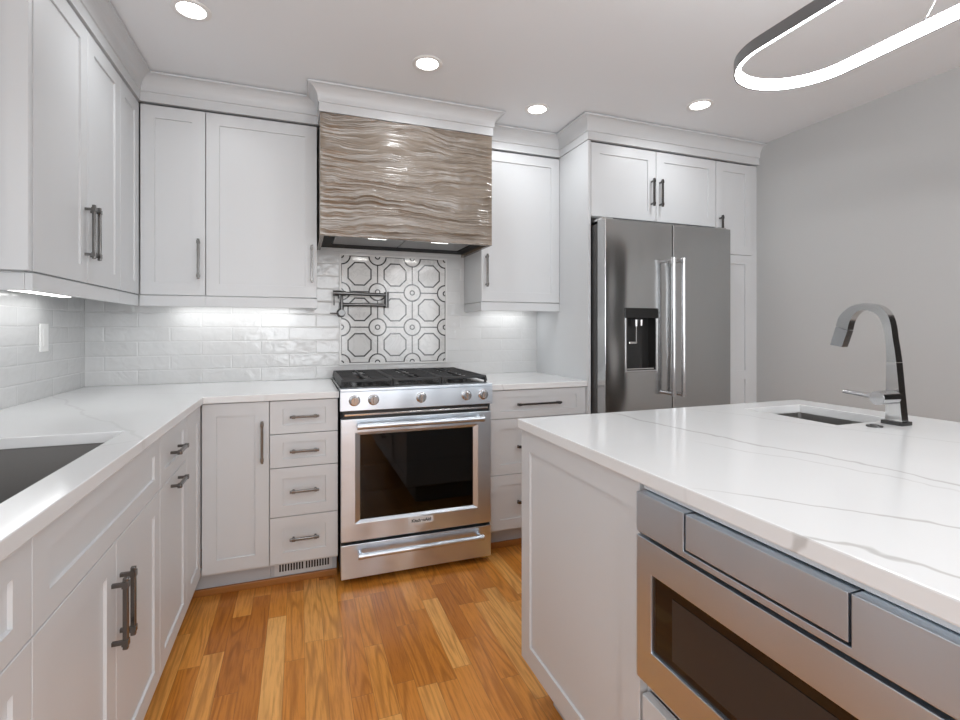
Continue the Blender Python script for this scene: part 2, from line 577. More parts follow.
def window(n, x0, x1, z0, z1, wall_mid, plane):  # out-of-view window, assumed as the source of the fill light
    w = 0.05
    us = [x0, x0 + w, (x0 + x1) / 2 - 0.02, (x0 + x1) / 2 + 0.02, x1 - w, x1]
    vs = [z0, z0 + w, z1 - w, z1]
    fr = slab(us, vs, lambda u, v: not (z0 + w < v < z1 - w and (us[1] < u < us[2] or us[3] < u < us[4])),
              wall_mid - 0.03, wall_mid + 0.03, plane)
    o = struct('window_%d' % n, fr, 'trim', 'white framed window')
    g = slab([x0 + 0.01, x1 - 0.01], [z0 + 0.01, z1 - 0.01], lambda u, v: True, wall_mid - 0.003, wall_mid + 0.003, plane)
    link('pane', g, 'glass', o)


window(1, 0.4, 1.9, 0.7, 2.2, -6.54, 'xz')
window(2, 2.45, 3.55, 0.7, 2.2, -6.54, 'xz')
window(3, -3.75, -2.15, 1.15, 2.10, -0.06, 'yz')

# crown moulding: one profile swept along the cabinet fronts, one mitred piece per run
CROWN = [(0.005, 2.287), (0.005, 2.331), (0.011, 2.333), (0.011, 2.342)]
for k in range(1, 9):
    a = PI / 2 * k / 8
    CROWN.append((0.011 + 0.048 * (1 - math.cos(a)), 2.342 + 0.060 * math.sin(a)))
CROWN += [(0.060, 2.4075), (0.050, 2.4085), (0.050, CEIL), (-0.018, CEIL), (-0.018, 2.287)]
PATH = [(0.0, -1.338), (0.329, -1.338), (0.329, -0.329), (1.135, -0.329), (1.135, -0.505), (2.049, -0.505),
        (2.049, -0.329), (2.578, -0.329), (2.578, -0.652), (RX, -0.652)]


def off_pt(i, d):
    p = Vector(PATH[i])
    def nrm(a, b):
        t = (Vector(b) - Vector(a)).normalized(); return Vector((t.y, -t.x))
    if i == 0: return p + nrm(PATH[0], PATH[1]) * d
    if i == len(PATH) - 1: return p + nrm(PATH[-2], PATH[-1]) * d
    n1 = nrm(PATH[i - 1], PATH[i]); n2 = nrm(PATH[i], PATH[i + 1])
    return p + (n1 + n2) * d   # right-angle mitre


CROWN_LABEL = ['crown moulding return at the end of the left wall cabinets', 'crown moulding above the left wall cabinets',
               'crown moulding above the back cabinets left of the hood', 'short crown moulding return on the hood left side',
               'crown moulding across the top of the wooden hood', 'short crown moulding return on the hood right side',
               'crown moulding above the cabinet right of the hood', 'crown moulding along the refrigerator side panel',
               'crown moulding above the refrigerator cabinets']
for i in range(len(PATH) - 1):
    bm = bmesh.new()
    ra = [bm.verts.new((*off_pt(i, d), z)) for d, z in CROWN]
    rb = [bm.verts.new((*off_pt(i + 1, d), z)) for d, z in CROWN]
    n = len(CROWN)
    for k in range(n):
        bm.faces.new((ra[k], ra[(k + 1) % n], rb[(k + 1) % n], rb[k]))
    bm.faces.new(ra[::-1]); bm.faces.new(rb)
    struct('trim_%d' % (i + 1), bm, 'paint', CROWN_LABEL[i])

# oak shoe moulding along the toe kicks
struct('trim_10', B(0.56, 1.214, -0.549, -0.536, 0.0, 0.032, bev=0.004), 'shoe', 'oak shoe moulding under the left base cabinets')
struct('trim_11', B(1.985, 2.583, -0.549, -0.536, 0.0, 0.032, bev=0.004), 'shoe', 'oak shoe moulding right of the range')
struct('trim_12', B(0.536, 0.549, -2.83, -0.55, 0.0, 0.032, bev=0.004), 'shoe', 'oak shoe moulding along the sink run')

# ------------------------------------------------------------------ cabinet builders


def handle(parent, cx, cz, length, vertical, y=0.0, thick=0.011, stand=0.027):
    """bar pull with two posts and collared ends; local front is -y"""
    bm = bmesh.new()
    h = length / 2; t = thick / 2
    po = h - 0.016
    def bx(u0, u1, y0, y1, s0, s1, bev):
        if vertical: box(bm, cx + s0, cx + s1, y0, y1, cz + u0, cz + u1, bev)
        else: box(bm, cx + u0, cx + u1, y0, y1, cz + s0, cz + s1, bev)
    yb = y - stand
    bx(-h, h, yb - t, yb + t, -t, t, 0.0022)
    for s in (-1, 1):
        bx(s * po - 0.0075, s * po + 0.0075, yb - t - 0.0015, yb + t + 0.0015, -t - 0.0015, t + 0.0015, 0.001)
        bx(s * po - 0.0045, s * po + 0.0045, yb + t - 0.001, y + 0.001, -0.0045, 0.0045, 0.001)
    return link('handle', bm, 'gun', parent)


def shaker(parent, name, x0, x1, z0, z1, stile=0.057, y=0.0, rail=None, mid=None):
    g = 0.0015
    bm = bmesh.new()
    rail = stile if rail is None else rail
    if mid is None:
        i = (stile, stile, rail, rail)
        j = tuple(v + 0.0010 for v in i)
        nested(bm, x0 + g, x1 - g, z0 + g, z1 - g, [(0.0, y + 0.0012), (0.0012, y), (i, y), (j, y + 0.0065)], back=y + 0.020)
    else:
        box(bm, x0 + g, x1 - g, y + 0.009, y + 0.020, z0 + g, z1 - g)
        xs = [x0 + g, x0 + stile, x1 - stile, x1 - g]
        zs = [z0 + g, z0 + rail, mid - rail / 2, mid + rail / 2, z1 - rail, z1 - g]
        fr = slab(xs, zs, lambda u, v: not (xs[1] < u < xs[2] and (zs[1] < v < zs[2] or zs[3] < v < zs[4])), y, y + 0.009, 'xz')
        me = bpy.data.meshes.new('tmp'); fr.to_mesh(me); fr.free(); bm.from_mesh(me); bpy.data.meshes.remove(me)
    return link(name, bm, 'paint', parent)


def cabinet(name, label, cat, origin, rot, w, depth, z0, z1, fronts, kick=False, carc_z1=None, group=None, kx=(0.0006, -0.0006)):
    """origin: left end of the front plane seen from the front; fronts: (name, x0, x1, z0, z1, handles, opts)"""
    r = thing(name, label, cat, (origin[0], origin[1], 0), rot, group)
    bm = B(0.0006, w - 0.0006, 0.0225, depth, z0, carc_z1 if carc_z1 else z1)
    link('body', bm, 'paint', r)
    for f in fronts:
        nm, a, b, c, d, hs, op = f
        o = shaker(r, nm, a, b, c, d, **op)
        for (hx, hz, L, vert) in hs:
            handle(o, hx, hz, L, vert)
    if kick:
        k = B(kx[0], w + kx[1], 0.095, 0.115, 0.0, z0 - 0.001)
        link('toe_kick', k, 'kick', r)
    return r


BZ0, BZ1 = 0.118, 0.882     # base carcass
DB = 0.130                  # bottom of base fronts
FT = 0.8805                 # top of base fronts
SG = 0.713                  # drawer seam
small = dict(stile=0.055, rail=0.045)
mid = dict(stile=0.055, rail=0.050)

# left run base cabinets, fronts face +x at x = .635 ; local x runs towards +y
FXL = 0.635
cabinet('base_cabinet', 'white base cabinet with drawers at the near left, before the sink cabinet', 'cabinet', (FXL, -2.83), PI / 2, 0.755, 0.633, BZ0, BZ1,
        [('drawer', 0, 0.755, SG, FT, [(0.3775, 0.797, 0.16, False)], small),
         ('drawer', 0, 0.755, 0.41, SG, [(0.3775, 0.565, 0.16, False)], mid),
         ('drawer', 0, 0.755, DB, 0.41, [(0.3775, 0.27, 0.16, False)], mid)], kick=True)
sw = 2.075 - 1.300
cabinet('sink_cabinet', 'white base cabinet under the large sink with two doors and vertical handles', 'cabinet', (FXL, -2.075), PI / 2, sw, 0.633, BZ0, 0.66,
        [('false_front', 0, sw, SG, FT, [], dict(stile=0.058, rail=0.047)),
         ('door', 0, sw / 2, DB, SG, [(sw / 2 - 0.028, 0.553, 0.165, True)], dict(stile=0.058)),
         ('door', sw / 2, sw, DB, SG, [(sw / 2 + 0.028, 0.553, 0.165, True)], dict(stile=0.058))], kick=True)
pw = 1.299 - 0.911
cabinet('pull_out_cabinet', 'white pull-out cabinet with two horizontal handles, beyond the large sink', 'cabinet', (FXL, -1.299), PI / 2, pw, 0.633, BZ0, BZ1,
        [('drawer', 0, pw, SG, FT, [(pw / 2 - 0.005, 0.795, 0.135, False)], small),
         ('pull_out_front', 0, pw, DB, SG, [(pw / 2 - 0.005, 0.683, 0.135, False)], dict(stile=0.055))], kick=True)
cw = 0.910 - 0.6318
cabinet('corner_cabinet', 'narrow white corner base cabinet without a handle', 'cabinet', (FXL, -0.910), PI / 2, cw, 0.633, BZ0, BZ1,
        [('door', 0, cw, DB, FT, [], dict(stile=0.066))], kick=True, kx=(0.0006, 0.0040))

# back run base cabinets, fronts face -y at y = -.63
FY = -0.630
cabinet('base_cabinet', 'white one-door base cabinet in the corner left of the narrow drawers', 'cabinet', (0.6365, FY), 0, 0.2745, 0.628, BZ0, BZ1,
        [('door', 0.0005, 0.2745, DB, FT, [(0.245, 0.700, 0.190, True)], dict(stile=0.058))], kick=True, kx=(-0.095, -0.0006))
dw = 0.301
vent_cab = cabinet('drawer_cabinet', 'white cabinet of four narrow drawers left of the range', 'cabinet', (0.911, FY), 0, dw, 0.628, BZ0, BZ1,
        [('drawer', 0, dw, 0.726, FT, [(dw / 2, 0.806, 0.128, False)], dict(stile=0.055, rail=0.038)),
         ('drawer', 0, dw, 0.571, 0.726, [(dw / 2, 0.648, 0.128, False)], dict(stile=0.055, rail=0.038)),
         ('drawer', 0, dw, 0.345, 0.571, [(dw / 2, 0.464, 0.128, False)], dict(stile=0.055, rail=0.050)),
         ('drawer', 0, dw, DB, 0.345, [(dw / 2, 0.245, 0.128, False)], dict(stile=0.055, rail=0.050))], kick=True)
rw = 2.5765 - 1.985
cabinet('drawer_cabinet', 'wide white cabinet of three drawers right of the range', 'cabinet', (1.985, FY), 0, rw, 0.628, BZ0, BZ1,
        [('drawer', 0, rw, 0.726, FT, [(rw / 2 - 0.01, 0.803, 0.270, False)], dict(stile=0.060, rail=0.038)),
         ('drawer', 0, rw, 0.426, 0.726, [(rw / 2 - 0.01, 0.576, 0.270, False)], dict(stile=0.060, rail=0.055)),
         ('drawer', 0, rw, DB, 0.426, [(rw / 2 - 0.01, 0.278, 0.270, False)], dict(stile=0.060, rail=0.055))], kick=True)

# upper cabinets
UZ0, UZ1, UT = 1.372, 2.276, 2.284
ud = dict(stile=0.058)


def light_rail(parent, pts, w=0.018, z0=1.319, z1=1.3685):
    bm = bmesh.new()
    for (x0, x1, y0, y1) in pts:
        box(bm, x0, x1, y0, y1, z0, z1, 0.0015)
    return link('light_rail', bm, 'paint', parent)


FXU = 0.329
lw = 1.314 - 0.590
c = cabinet('wall_cabinet', 'white two-door wall cabinet nearest the camera on the left wall', 'cabinet', (FXU, -1.314), PI / 2, lw, 0.3285, UZ0, UT,
            [('door', 0, 0.384, UZ0, UZ1, [(0.384 - 0.025, 1.553, 0.192, True)], ud),
             ('door', 0.384, lw, UZ0, UZ1, [(0.384 + 0.025, 1.553, 0.192, True)], ud)])
light_rail(c, [(0, lw, 0.002, 0.020), (0, 0.018, 0.0205, 0.315)])
# decorative end panel facing the camera side (local -x); built in world, then parented
ep = thing('cabinet_end_panel', 'white framed end panel closing the near end of the left wall cabinets', 'panel', (0.001, -1.3380, 0), 0)
shaker(ep, 'panel', 0.0, 0.3275, 1.372, 2.284, stile=0.052)
cw2 = 0.5895 - 0.331
c = cabinet('wall_cabinet', 'narrow white one-door wall cabinet in the corner of the left wall', 'cabinet', (FXU, -0.5895), PI / 2, cw2, 0.3285, UZ0, UT,
            [('door', 0, cw2, UZ0, UZ1, [], ud)])
light_rail(c, [(0, cw2 - 0.001, 0.002, 0.020)])
FU = -0.329
c = cabinet('wall_cabinet', 'white wall cabinet with the narrower door on the back wall, at the corner', 'cabinet', (0.330, FU), 0, 0.2765, 0.3285, UZ0, UT,
            [('door', 0.002, 0.2765, UZ0, UZ1, [(0.2765 - 0.028, 1.550, 0.195, True)], ud)])
light_rail(c, [(0.0, 0.2765, 0.002, 0.020)])
w3 = 1.127 - 0.607
c = cabinet('wall_cabinet', 'white wall cabinet with a wide door directly left of the wooden hood', 'cabinet', (0.607, FU), 0, w3, 0.3285, UZ0, UT,
            [('door', 0, w3, UZ0, UZ1, [(w3 - 0.027, 1.550, 0.195, True)], ud)])
light_rail(c, [(0.0, w3, 0.002, 0.020), (w3 - 0.018, w3, 0.0205, 0.315)])
w4 = 2.5765 - 2.0505
c = cabinet('wall_cabinet', 'white one-door wall cabinet between the wooden hood and the refrigerator panel', 'cabinet', (2.0505, FU), 0, w4, 0.3285, UZ0, UT,
            [('door', 0.0, w4, UZ0, UZ1, [(0.030, 1.556, 0.195, True)], ud)])
light_rail(c, [(0.0, w4, 0.002, 0.020), (0.0, 0.018, 0.0205, 0.315)])

# refrigerator surround
FF = -0.652
tag(link('side_panel', B(2.577, 2.595, FF, -0.002, 0.0, 2.284, 0.001), 'paint'),
    'tall plain white panel standing between the right counter and the refrigerator', 'panel')
fw = 3.5155 - 2.5965
cabinet('over_refrigerator_cabinet', 'white two-door cabinet above the refrigerator', 'cabinet', (2.5965, FF), 0, fw, 0.650, 1.853, UT,
        [('door', 0, 0.455, 1.853, UZ1, [(0.455 - 0.036, 2.022, 0.165, True)], ud),
         ('door', 0.455, fw, 1.853, UZ1, [(0.455 + 0.026, 2.022, 0.165, True)], ud)])
tw = 3.822 - 3.517
cabinet('pantry_cabinet', 'tall narrow white pantry cabinet right of the refrigerator', 'cabinet', (3.517, FF), 0, tw, 0.650, BZ0, UT,
        [('door', 0, tw, 1.688, UZ1, [(0.028, 1.845, 0.165, True)], ud),
         ('door', 0, tw, DB, 1.688, [(0.028, 1.10, 0.165, True)], dict(stile=0.058, mid=0.910))], kick=True)
tag(link('filler_strip', B(3.8290, RX - 0.0005, FF + 0.016, FF + 0.034, 0.12, 2.284), 'paint'),
    'narrow white filler strip between the pantry cabinet and the grey wall', 'filler strip')

# ------------------------------------------------------------------ countertops, backsplash
SX0, SX1, SY0, SY1 = 0.130, 0.562, -2.003, -1.372      # large sink opening
xs = [0.0005, SX0, SX1, 0.648, 1.2155]; ys = [-2.83, SY0, SY1, -0.648, -0.0005]
tag(link('countertop', slab(xs, ys, lambda u, v: (u < 0.648 or v > -0.648) and not (SX0 < u < SX1 and SY0 < v < SY1), 0.8835, 0.914, 'xy', 0.0025), 'quartz'),
    'white quartz countertop turning the corner around the large sink', 'countertop')
tag(link('countertop', B(1.981, 2.5765, -0.648, -0.0005, 0.8835, 0.914, 0.0025), 'quartz'),
    'short white quartz countertop between the range and the refrigerator panel', 'countertop')

tag(link('tile_backsplash', slab([-2.83, -1.337, -0.0004], [0.9145, 1.13, 1.371], lambda u, v: v < 1.13 or u > -1.337, 0.0004, 0.010, 'yz'), 'tile_y'),
    'white glossy tile backsplash on the left wall above the sink counter', 'backsplash')
tag(link('tile_backsplash', slab([0.0105, 1.1295, 2.0495, 2.5765], [0.9145, 1.371, 1.95], lambda u, v: v < 1.371 or 1.1295 < u < 2.0495, -0.010, -0.0004, 'xz'), 'tile_x'),
    'white glossy tile backsplash on the back wall behind the range', 'backsplash')

# mosaic panel behind the range
PX0, PX1, PZ0, PZ1 = 1.262, 1.932, 0.993, 1.663
bord = 0.012
cell = (PX1 - PX0 - 2 * bord) / 3
M['deco'] = deco(PX0 + bord, PZ0 + bord, cell)
mp = thing('mosaic_panel', 'square marble mosaic of octagons and circles on the wall behind the range', 'tile panel', (0, 0, 0))
link('tile_field', B(PX0 + bord, PX1 - bord, -0.0145, -0.0102, PZ0 + bord, PZ1 - bord), 'deco', mp)
fr = slab([PX0, PX0 + bord, PX1 - bord, PX1], [PZ0, PZ0 + bord, PZ1 - bord, PZ1],
          lambda u, v: not (PX0 + bord < u < PX1 - bord and PZ0 + bord < v < PZ1 - bord), -0.020, -0.0102, 'xz', 0.002)
link('border_trim', fr, flat('pencil_trim', (0.66, 0.66, 0.655), 0.2), mp)

# ------------------------------------------------------------------ sinks


def basin(name, label, x0, x1, y0, y1, zt, depth, mat, drain_r):
    r = thing(name, label, 'sink', ((x0 + x1) / 2, (y0 + y1) / 2, zt - depth))
    bm = bmesh.new()
    hx, hy = (x1 - x0) / 2 + 0.006, (y1 - y0) / 2 + 0.006
    def ring(ax, ay, z, rad):
        v = []
        for cx, cy, a0 in ((1, 1, 0), (-1, 1, 90), (-1, -1, 180), (1, -1, 270)):
            for k in range(5):
                a = math.radians(a0 + 90 * k / 4)
                v.append(bm.verts.new((cx * (ax - rad) + rad * math.cos(a), cy * (ay - rad) + rad * math.sin(a), z)))
        return v
    rs = [ring(hx + 0.02, hy + 0.02, depth, 0.03), ring(hx + 0.02, hy + 0.02, depth - 0.004, 0.03), ring(hx + 0.004, hy + 0.004, depth - 0.006, 0.022), ring(hx + 0.004, hy + 0.004, -0.004, 0.03)]
    inn = [ring(hx + 0.02, hy + 0.02, depth, 0.03), ring(hx, hy, depth, 0.012), ring(hx - 0.002, hy - 0.002, 0.02, 0.016), ring(hx - 0.018, hy - 0.018, 0.002, 0.02)]
    for seq in (rs, inn):
        for a, b in zip(seq, seq[1:]):
            n = len(a)
            for k in range(n):
                bm.faces.new((a[k], a[(k + 1) % n], b[(k + 1) % n], b[k]))
    bm.faces.new(rs[-1][::-1]); bm.faces.new(inn[-1])
    bmesh.ops.remove_doubles(bm, verts=bm.verts[:], dist=1e-6)
    link('bowl', bm, mat, r, True)
    d = bmesh.new(); lathe(d, [(drain_r, 0.002), (drain_r, 0.005), (drain_r * 0.8, 0.006), (drain_r * 0.7, 0.003)], (0, 0, 0.0005))
    link('drain', d, 'chrome', r, True)
    return r


basin('kitchen_sink', 'large dark undermount sink set in the left countertop', SX0, SX1, SY0, SY1, 0.8825, 0.215, 'sinkdark', 0.055)

# ------------------------------------------------------------------ island
IX0, IX1, IY0, IY1 = 1.712, 3.000, -3.70, -1.587
PXa, PXb, PYa, PYb = 2.590, 2.872, -2.022, -1.690
tag(link('island_countertop', slab([IX0, PXa, PXb, IX1], [IY0, PYa, PYb, IY1], lambda u, v: not (PXa < u < PXb and PYa < v < PYb), 0.8835, 0.914, 'xy', 0.003), 'quartz'),
    'large white veined quartz countertop on the island with a small sink', 'countertop')
basin('prep_sink', 'small steel undermount sink set in the far end of the island', PXa, PXb, PYa, PYb, 0.8825, 0.19, 'sinksteel', 0.045)

IFX = 1.725
isl = thing('kitchen_island', 'white kitchen island base with framed end panel facing the floor', 'kitchen island', (0, 0, 0))
EX1 = IX1 - 0.012
# carcass as panels so that the microwave bay and the prep sink stay open inside
link('body', slab([IFX + 0.021, IFX + 0.0405, EX1 - 0.02, EX1], [-3.68, -2.82, -2.803, -2.195, -2.18, -1.612, -1.590],
                  lambda u, v: (u > EX1 - 0.02) or v > -1.612 or v < -3.67 or (-2.195 < v < -2.18) or (-2.82 < v < -2.803) or (u < IFX + 0.04 and not -2.803 < v < -2.195),
                  0.131, 0.882, 'xy'), 'paint', isl)
link('toe_kick', B(IFX + 0.08, EX1 - 0.06, -3.62, -1.66, 0.0, 0.130), 'kick', isl)
pf = thing('tmp', None, None, (IFX, -1.588, 0), -PI / 2)
pl = 2.190 - 1.588
o = shaker(pf, 'end_panel', 0.0, pl, 0.132, 0.8815, stile=0.060, rail=0.062)
bpy.context.view_layer.update()
mw_ = o.matrix_world.copy(); o.parent = isl; o.matrix_world = mw_
o = shaker(pf, 'door', 1.222, 1.65, 0.132, 0.8815, stile=0.058)
mw_ = pf.matrix_world.copy(); o.parent = isl; o.matrix_world = mw_
h = handle(o, 1.27, 0.62, 0.165, True)
o = shaker(pf, 'door', 1.65, 2.09, 0.132, 0.8815, stile=0.058)
o.parent = isl; o.matrix_world = mw_
h = handle(o, 2.04, 0.62, 0.165, True)
# drawer under the microwave and its bay floor
o = shaker(pf, 'drawer', pl + 0.006, pl + 0.614, 0.132, 0.432, stile=0.055)
o.parent = isl; o.matrix_world = mw_
handle(o, pl + 0.31, 0.30, 0.165, False)
link('bay_floor', B(IFX + 0.0215, IFX + 0.55, -2.8025, -2.1955, 0.435, 0.455), 'paint', isl)
bpy.data.objects.remove(pf)

link('top_rail', B(IFX + 0.006, IFX + 0.040, -2.8025, -2.1955, 0.8685, 0.8825), 'paint', isl)
# microwave drawer, front faces -x ; local x runs towards -y
mwv = thing('microwave_drawer', 'stainless steel microwave drawer built into the island side', 'microwave', (1.708, -2.2005, 0), -PI / 2)
MW = 0.602
link('body', B(0.006, MW - 0.006, 0.040, 0.56, 0.4562, 0.852), flat('microwave_case', (0.13, 0.13, 0.13), 0.5), mwv)
# upper control strip: fixed steel left, flap, fixed steel right
cz0, cz1 = 0.796, 0.8665
link('control_frame', slab([0, 0.135, 0.432, MW], [0.784, cz0, cz1], lambda u, v: not (0.135 < u < 0.432 and v > cz0), 0.0, 0.038, 'xz', 0.0012), 'steelmw', mwv)
link('control_flap', B(0.1395, 0.4275, 0.001, 0.030, cz0 + 0.004, cz1 - 0.001, 0.0012), 'steelmw', mwv)
dr = bmesh.new()
wx0, wx1, wz0, wz1 = 0.046, MW - 0.046, 0.551, 0.710
us = [0, wx0, wx1, MW]; vs = [0.478, wz0, wz1, 0.776]
o = link('drawer_front', slab(us, vs, lambda u, v: not (wx0 < u < wx1 and wz0 < v < wz1), 0.0, 0.034, 'xz', 0.0014), 'steelmw', mwv)
gl = bmesh.new(); box(gl, wx0 - 0.002, wx1 + 0.002, 0.0055, 0.012, wz0 - 0.002, wz1 + 0.002)
link('window', gl, 'blackglass', o)
ms = bmesh.new(); box(ms, wx0 + 0.055, wx1 - 0.055, 0.0042, 0.0052, wz0 + 0.018, wz1 - 0.022)
link('window_screen', ms, flat('perforated_screen', (0.030, 0.028, 0.027), 0.12), o)

# ------------------------------------------------------------------ faucet on the island
fx = 2.7555
fc = thing('faucet', 'tall square-arched steel faucet beside the small island sink', 'faucet', (fx + 0.016, -2.078, 0.914))
OX, OY, OZ = fc.location
link('base_plate', B(-0.024, 0.024, -0.031, 0.029, 0.0003, 0.012, 0.0015), flat('dark_base_plate', (0.10, 0.10, 0.10), 0.25, 1.0), fc)
pairs = [(-2.057, 0.926, -2.103, 0.926), (-2.0585, 1.010, -2.0955, 1.010), (-2.060, 1.103, -2.0875, 1.105),
         (-2.0595, 1.145, -2.0825, 1.147), (-2.057, 1.181, -2.077, 1.184), (-2.052, 1.212, -2.073, 1.218), (-2.044, 1.236, -2.066, 1.246),
         (-2.032, 1.255, -2.054, 1.268), (-2.015, 1.266, -2.034, 1.284), (-1.994, 1.271, -2.008, 1.291), (-1.976, 1.267, -1.980, 1.291),
         (-1.963, 1.256, -1.952, 1.283), (-1.953, 1.240, -1.930, 1.267), (-1.947, 1.222, -1.914, 1.246), (-1.944, 1.206, -1.906, 1.219)]
head = [(-1.944, 1.204, -1.9055, 1.217), (-1.9255, 1.148, -1.887, 1.155)]


def ribbon(pr, hw, sub=1):
    if sub > 1:                       # smooth the outline (Catmull-Rom)
        q = [pr[0]] + list(pr) + [pr[-1]]
        out = []
        for i in range(1, len(q) - 2):
            for k in range(sub):
                t = k / sub
                out.append(tuple(0.5 * (2 * b + (c - a) * t + (2 * a - 5 * b + 4 * c - d) * t * t + (3 * b - a - 3 * c + d) * t ** 3)
                                 for a, b, c, d in zip(q[i - 1], q[i], q[i + 1], q[i + 2])))
        pr = out + [pr[-1]]
    bm = bmesh.new()
    ringv = []
    for (a, b, c_, d) in pr:
        ringv.append([bm.verts.new((sx * hw, yy - OY, zz - OZ)) for sx, yy, zz in ((-1, a, b), (1, a, b), (1, c_, d), (-1, c_, d))])
    for p, q in zip(ringv, ringv[1:]):
        for k in range(4):
            bm.faces.new((p[k], p[(k + 1) % 4], q[(k + 1) % 4], q[k]))
    bm.faces.new(ringv[0][::-1]); bm.faces.new(ringv[-1])
    es = [e for e in bm.edges if len(e.link_faces) == 2 and e.calc_face_angle(0) > 0.9]
    bmesh.ops.bevel(bm, geom=es, offset=0.0018, segments=2, affect='EDGES')
    return bm


link('body', ribbon(pairs[:3], 0.0155), 'satin', fc)
sp = link('spout', ribbon([(-2.060, 1.1045, -2.0875, 1.1065)] + pairs[3:], 0.0150, 4), 'satin', fc)
link('spray_head', ribbon(head, 0.0150), 'chrome', sp)
lv = bmesh.new()
cyl(lv, (-0.0150, -0.002, 0.086), (-0.094, -0.002, 0.086), 0.0220, 0.0215, 28)
bmesh.ops.bevel(lv, geom=[e for e in lv.edges if len(e.link_faces) == 2 and e.calc_face_angle(0) > 1.0], offset=0.002, segments=2, affect='EDGES')
lo = link('lever', lv, 'chrome', fc, True)
lr = bmesh.new(); cyl(lr, (-0.080, 0.012, 0.089), (-0.088, 0.098, 0.096), 0.0080, 0.0070, 16)
link('lever_rod', lr, 'chrome', lo, True)
ab = bmesh.new(); lathe(ab, [(0.021, 0.0003), (0.021, 0.004), (0.0195, 0.005), (0.012, 0.005), (0.0115, 0.007), (0.010, 0.0075)], (0, 0, 0))
o = link('sink_button', ab, 'pot', None, True)
o.location = (2.668, -2.080, 0.914)
tag(o, 'small round steel button on the island beside the faucet base', 'button')

# ------------------------------------------------------------------ range
rg = thing('range', 'stainless steel gas range with black oven window between the drawer cabinets', 'stove', (1.2195, -0.680, 0), 0)
RW = 0.757
link('body', B(0.004, RW - 0.004, 0.042, 0.664, 0.040, 0.905), 'gap', rg)
for lx in (0.05, RW - 0.05):
    for ly in (0.10, 0.62):
        f = bmesh.new(); cyl(f, (lx, ly, 0.0), (lx, ly, 0.0395), 0.018)
        link('foot', f, 'black', rg)
# cooktop
ct = bmesh.new(); box(ct, -0.001, RW + 0.001, 0.0525, 0.666, 0.9145, 0.9265, 0.003)
link('cooktop', ct, 'enamel', rg)
tr = bmesh.new(); box(tr, -0.0015, RW + 0.0015, -0.008, 0.052, 0.915, 0.9275, 0.002)
link('front_trim', tr, 'steel', rg)
# control panel
cp = bmesh.new()
prof = [(-0.006, 0.822), (-0.012, 0.826), (-0.012, 0.9135), (-0.006, 0.9145), (0.040, 0.9145), (0.040, 0.822)]
a_ = [cp.verts.new((-0.0015, y, z)) for y, z in prof]; b_ = [cp.verts.new((RW + 0.0015, y, z)) for y, z in prof]
for k in range(len(prof)):
    cp.faces.new((a_[k], a_[(k + 1) % len(prof)], b_[(k + 1) % len(prof)], b_[k]))
cp.faces.new(a_[::-1]); cp.faces.new(b_)
cpo = link('control_panel', cp, 'steel', rg)
for kx in (0.062, 0.150, 0.382, 0.616, 0.706):
    k = bmesh.new()
    lathe(k, [(0.026, -0.001), (0.026, 0.004), (0.024, 0.006), (0.0205, 0.007), (0.0195, 0.026), (0.0175, 0.029), (0.010, 0.029)], (kx, -0.012, 0.873), 'y', 28)
    ko = link('knob', k, 'chrome', cpo, True)
    g = bmesh.new(); box(g, kx - 0.0045, kx + 0.0045, -0.052, -0.0415, 0.856, 0.890, 0.001)
    go = link('grip', g, 'satin', rg)
    go.parent = cpo
# vent gap strip under the panel
link('vent_strip', B(0.012, RW - 0.012, 0.010, 0.040, 0.785, 0.821), 'black', rg)
vl = bmesh.new(); box(vl, 0.018, RW - 0.018, 0.004, 0.010, 0.798, 0.806, 0.001)
link('vent_louver', vl, 'satin', rg)
# oven door
wx0, wx1, wz0, wz1 = 0.090, 0.660, 0.302, 0.706
do = bmesh.new()
us = [0.002, wx0 - 0.022, wx1 + 0.022, RW - 0.002]; vs = [0.207, wz0 - 0.012, wz1 + 0.012, 0.783]
od = link('oven_door', slab(us, vs, lambda u, v: not (us[1] < u < us[2] and vs[1] < v < vs[2]), 0.0, 0.040, 'xz', 0.002), 'steel', rg)
bz = bmesh.new()
nested(bz, us[1], us[2], vs[1], vs[2], [(0.0, 0.001), ((0.022, 0.022, 0.012, 0.012), 0.010), ((0.022, 0.022, 0.012, 0.012), 0.016)], cap=False)
bzo = link('window_bezel', bz, 'steel', od)
gl = B(wx0 - 0.001, wx1 + 0.001, 0.0135, 0.0165, wz0 - 0.001, wz1 + 0.001)
link('window_glass', gl, 'tint', od)
# oven cavity behind the glass, with racks
cv = slab([wx0 - 0.01, wx0, wx1, wx1 + 0.01], [wz0 - 0.01, wz0, wz1, wz1 + 0.01], lambda u, v: not (wx0 < u < wx1 and wz0 < v < wz1), 0.018, 0.036, 'xz')
link('window_liner', cv, 'black', od)
rk = bmesh.new()
for zr in (0.42, 0.55):
    box(rk, wx0 + 0.01, wx1 - 0.01, 0.030, 0.034, zr, zr + 0.005)
link('oven_rack', rk, 'chrome', rg)


def bar_handle(parent, x0, x1, z, y, r, mat='chrome'):
    b = bmesh.new()
    cyl(b, (x0, y, z), (x1, y, z), r, n=24)
    for s, e in ((x0, 1), (x1, -1)):
        cyl(b, (s - 0.002 * e, y, z), (s + 0.020 * e, y, z), r * 1.18, n=24)
        cyl(b, (s + 0.010 * e, y, z), (s + 0.010 * e, 0.001, z), r * 0.75, n=16)
    return link('handle', b, mat, parent, True)


bar_handle(od, 0.074, RW - 0.060, 0.756, -0.047, 0.0140, 'steel')
